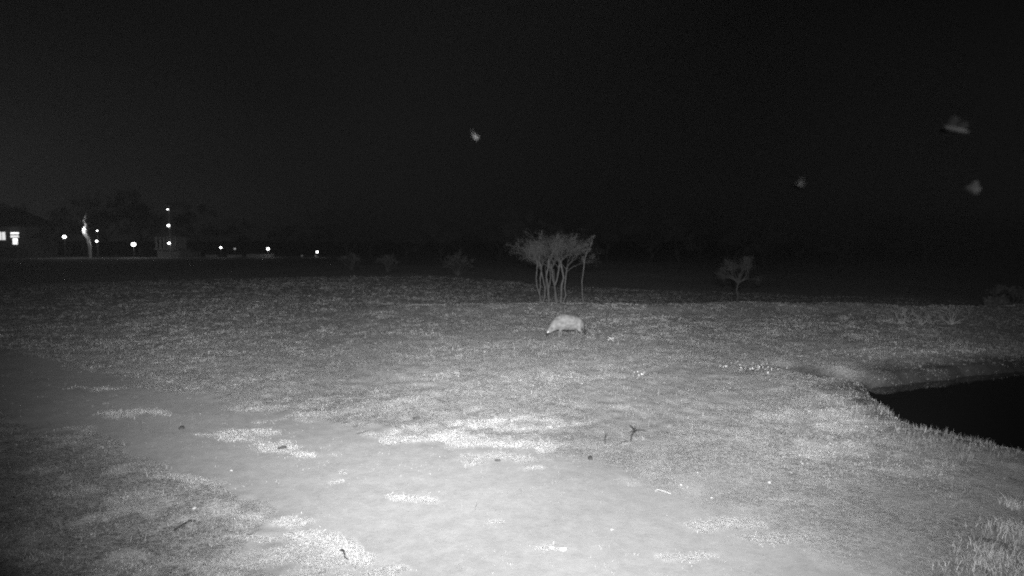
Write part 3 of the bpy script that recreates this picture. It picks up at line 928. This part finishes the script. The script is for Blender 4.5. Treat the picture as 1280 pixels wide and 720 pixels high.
stick(772, 553, 786, 549, .008, DARKWOOD, 'thin dark twig lying at the tail of the forked branch', .01, seed=5, name='twig', cat='twig')
stick(818, 609, 839, 614, .008, mat('bleached_wood', .45, var=.2), 'thin bleached twig lying on the right half of the clearing', .01, seed=6, name='twig', cat='twig')
stick(446, 541, 462, 538, .008, DARKWOOD, 'short dark twig in the grass left of the bright patch', .01, seed=7, name='twig', cat='twig')
stick(426, 686, 434, 699, .010, DARKWOOD, 'short dark twig poking from pale grass near the bottom left', .05, seed=9, name='twig', cat='twig')
stick(220, 662, 246, 650, .012, DARKWOOD, 'dark stick in the rough grass at the lower left', .02, seed=10)

def clod(px, py, sx, sy, sz, m, name, label, cat, seed, group=None):
    rr = random.Random(seed); x, y = onground(px, py)
    mb = MB(); n = 9
    prof_n = 6; b0 = 0
    for i in range(prof_n + 1):
        a = -PI / 2 + PI * i / prof_n
        for k in range(n):
            q = 2 * PI * k / n; rj = 1 + rr.uniform(-.16, .16) if 0 < i < prof_n else 1
            mb.v.append((math.cos(a) * math.cos(q) * sx * rj, math.cos(a) * math.sin(q) * sy * rj, math.sin(a) * sz * (1 + rr.uniform(-.1, .1))))
    for i in range(prof_n):
        for k in range(n): mb.f.append((i * n + k, i * n + (k + 1) % n, (i + 1) * n + (k + 1) % n, (i + 1) * n + k))
    o = mb.build(name, m, smooth=True); o.location = (x, y, h1(x, y) + sz * .45); o.rotation_euler = (0, 0, rr.uniform(0, 3)); tag(o, label, cat, group)
    return o
DUNG = mat('dung', .05, var=.3, vscale=30, bump=.005)
WSTONE = mat('white_stone', .42, var=.15, vscale=20, bump=.004)
clod(738, 570.5, .075, .04, .035, DUNG, 'dung_clump', 'dark lump of dung below the upright twig', 'dung', 1, 'dark lumps of dung')
clod(521, 521.5, .07, .04, .03, DUNG, 'dung_clump', 'dark lump of dung above the left end of the bright patch', 'dung', 2, 'dark lumps of dung')
clod(353, 559, .08, .04, .03, DUNG, 'dung_clump', 'dark lump of dung at the tip of the pale grass strip in the track', 'dung', 3, 'dark lumps of dung')
clod(227, 535, .09, .05, .03, DUNG, 'dung_clump', 'dark lump of dung at the left end of the pale grass strip', 'dung', 4, 'dark lumps of dung')
clod(622, 572.5, .05, .03, .02, DUNG, 'dung_clump', 'small dark lump under the middle of the bright patch', 'dung', 14, 'dark lumps of dung')
ST = [(962, 600, .05, 'round white stone alone on the right half of the clearing'),
      (704, 683, .065, 'flat white stone at the bottom centre, larger right one of the pair'),
      (690, 681, .04, 'flat white stone at the bottom centre, smaller left one of the pair'),
      (851, 603, .03, 'tiny white stone below right of the bleached twig'),
      (890, 619, .03, 'tiny white stone left of the round white stone'),
      (765, 657, .028, 'tiny white stone right of the bottom pair'),
      (289, 587, .035, 'small white stone on the bare track below the grass strip'),
      (1003, 577, .03, 'tiny white stone up and right of the round white stone'),
      (872, 588, .03, 'tiny white stone between the fallen branch and the round stone'),
      (243, 634, .045, 'white stone in the rough grass at the lower left')]
for k, (px, py, s, lb) in enumerate(ST):
    clod(px, py, s * .75, s * .45, s * .3, WSTONE, 'stone', lb, 'stone', 20 + k, 'white stones on the clearing')

# broad-leaved weeds that show as bright specks
WEED = mat('weed_leaf', .48, rough=.5, var=.25, vscale=12)
def weed(px, py, n, w_, h_, label, seed):
    rr = random.Random(seed); x, y = onground(px, py)
    o = empty('weed', (x, y, h1(x, y))); tag(o, label, 'plant', 'bright weeds')
    s = MB(); l = MB()
    for k in range(n):
        tx, ty, tz = rr.gauss(0, w_ * .5), rr.gauss(0, w_ * .35), h_ * rr.uniform(.3, 1)
        s.tube([(tx * .4, ty * .4, -.02), (tx * .8, ty * .8, tz * .6), (tx, ty, tz)], [.004, .003, .002], 4)
        for q in range(2):
            a = Vector((rr.gauss(0, .6), -1 + rr.gauss(0, .5), rr.gauss(0, .6))).normalized(); u = a.orthogonal().normalized(); v = a.cross(u)
            c = Vector((tx, ty, tz)) + Vector((rr.gauss(0, .02), rr.gauss(0, .02), rr.gauss(0, .02))); z = rr.uniform(.012, .024)
            l.poly([c - u * z, c - v * z * .6, c + u * z, c + v * z * .6])
    s.build('stem', TWIG, o); l.build('leaves', WEED, o)
weed(946, 466, 34, .55, .16, 'wide patch of bright speckled leaves left of the ditch', 1)
weed(764, 431, 14, .18, .22, 'small bright plant right of the animal', 2)
weed(905, 463, 6, .12, .10, 'tiny bright plant left of the wide speckled patch', 3)
weed(797, 469, 8, .2, .08, 'low bright plant midway between the animal and the speckled patch', 4)

# tall bright grass tufts in the lower right corner
def tuft(px, py, n, w_, h_, label, seed, tone=.33):
    rg = np.random.default_rng(seed); x0, y0 = onground(px, py); z0 = h1(x0, y0)
    m = n; x = rg.normal(0, w_, m); y = rg.normal(0, w_, m); hh = h_ * rg.uniform(.4, 1.1, m)
    z = height(x + x0, y + y0) - z0 - .01
    az = rg.uniform(0, 2 * PI, m); ln = hh * rg.uniform(.1, .8, m); fa = rg.uniform(0, PI, m); wd = rg.uniform(.002, .0045, m)
    dx, dy = np.cos(fa) * wd, np.sin(fa) * wd; L_ = []
    for t_, wf in ((0, 1), (.5, .8), (.85, .5), (1, .1)):
        px_ = x + np.cos(az) * ln * t_ ** 2; py_ = y + np.sin(az) * ln * t_ ** 2; pz = z + hh * (t_ - .35 * t_ ** 3 * ln / hh)
        L_ += [np.stack([px_ - dx * wf, py_ - dy * wf, pz], -1), np.stack([px_ + dx * wf, py_ + dy * wf, pz], -1)]
    Vt = np.stack(L_, 1).reshape(-1, 3); k = np.arange(m)[:, None] * 8
    Ft = np.concatenate([k + np.array(q) for q in ([0, 1, 3, 2], [2, 3, 5, 4], [4, 5, 7, 6])], 0)
    nb = len(Vt); nq = 28                      # matted crown of dead stems the blades grow from
    qa = np.linspace(0, 2 * PI, nq, endpoint=False); rings = [(1.9, -.004), (1.2, .012), (.5, .03)]
    cv = [np.stack([np.cos(qa) * w_ * k_, np.sin(qa) * w_ * k_, height(x0 + np.cos(qa) * w_ * k_, y0 + np.sin(qa) * w_ * k_) - z0 + up_], -1) for k_, up_ in rings]
    ci = np.arange(nq); cf = [np.stack([nb + a_ * nq + ci, nb + a_ * nq + (ci + 1) % nq, nb + (a_ + 1) * nq + (ci + 1) % nq, nb + (a_ + 1) * nq + ci], -1) for a_ in (0, 1)]
    Vt = np.concatenate([Vt] + cv); Ft = np.concatenate([Ft] + cf)
    o = np_mesh('grass_tuft', Vt, Ft, BLADE, {'tone': np.concatenate([np.repeat(tone * rg.uniform(.5, 1.3, m), 8), np.full(nq * 3, tone * .55)])}, smooth=False)
    o.location = (x0, y0, z0); tag(o, label, 'grass tuft', 'tall tufts in the lower right corner'); return o
tuft(1258, 708, 900, .17, .15, 'big bright tuft of tall grass right in the lower right corner', 1, .40)
tuft(1222, 716, 500, .15, .10, 'lower bright tuft left of the big corner tuft', 2, .32)
tuft(1274, 668, 600, .15, .16, 'tall bright tuft at the right edge above the corner tuft', 3, .38)
tuft(1268, 632, 160, .06, .15, 'narrow upright tuft at the right edge, uppermost of the corner tufts', 4, .40)
tuft(1236, 682, 350, .15, .08, 'short sparse tuft amid the corner tufts', 5, .30)

# ================================================================ insects drawn to the lamp
INS = .03
def insect(px, py, dist, span, rot, label, dim=.16):
    d = ray(px, py).normalized(); p = Vector((0, 0, CAMH)) + d * dist
    o = empty('moth', p); o.rotation_euler = rot; tag(o, label, 'moth', 'flying moths')
    wm_ = mat('moth_wing_%d' % px, dim, rough=1, spec=0.0, var=.4, vscale=120); s = span / 2
    MB().tube([(0, -s * .75, 0), (0, -s * .3, 0), (0, s * .15, 0), (0, s * .38, 0), (0, s * .5, 0)], [s * .04, s * .12, s * .15, s * .11, s * .04], 8).build('body', mat('moth_body_%d' % px, dim * 1.2, rough=1, spec=0.0), o, smooth=True)
    for q in (-1, 1):
        for nm, pts in (('forewing', [(0, .2), (.55, .5), (1, .42), (.85, .05), (.3, -.05)]), ('hindwing', [(0, 0), (.35, -.08), (.72, -.1), (.6, -.5), (.2, -.5)])):
            mb = MB(); n = len(pts)
            zt = .004 * span / .05
            top = [(q * a * s, b_ * s, .2 * a * s + zt * .15) for a, b_ in pts]; bot = [(x, y, z - zt * .1) for x, y, z in top]
            mb.v = top + bot; mb.f = [tuple(range(n)), tuple(range(n, 2 * n))[::-1]] + [(i, n + i, n + (i + 1) % n, (i + 1) % n) for i in range(n)]
            mb.build(nm, wm_, o)
    return o
insect(593, 170, .62, .012, (1.1, .5, .9), 'moth in the dark sky above the middle of the clearing', .0045)
insect(1192, 161, .74, .034, (.3, .25, 1.3), 'longest moth, high in the dark at the right', .0003)
insect(1216, 236, .70, .018, (1.0, -.4, .4), 'faint moth below the longest one at the right', .0003)
insect(999, 231, .60, .012, (.8, .6, 2.2), 'faint moth left of the other two on the right side', .008)
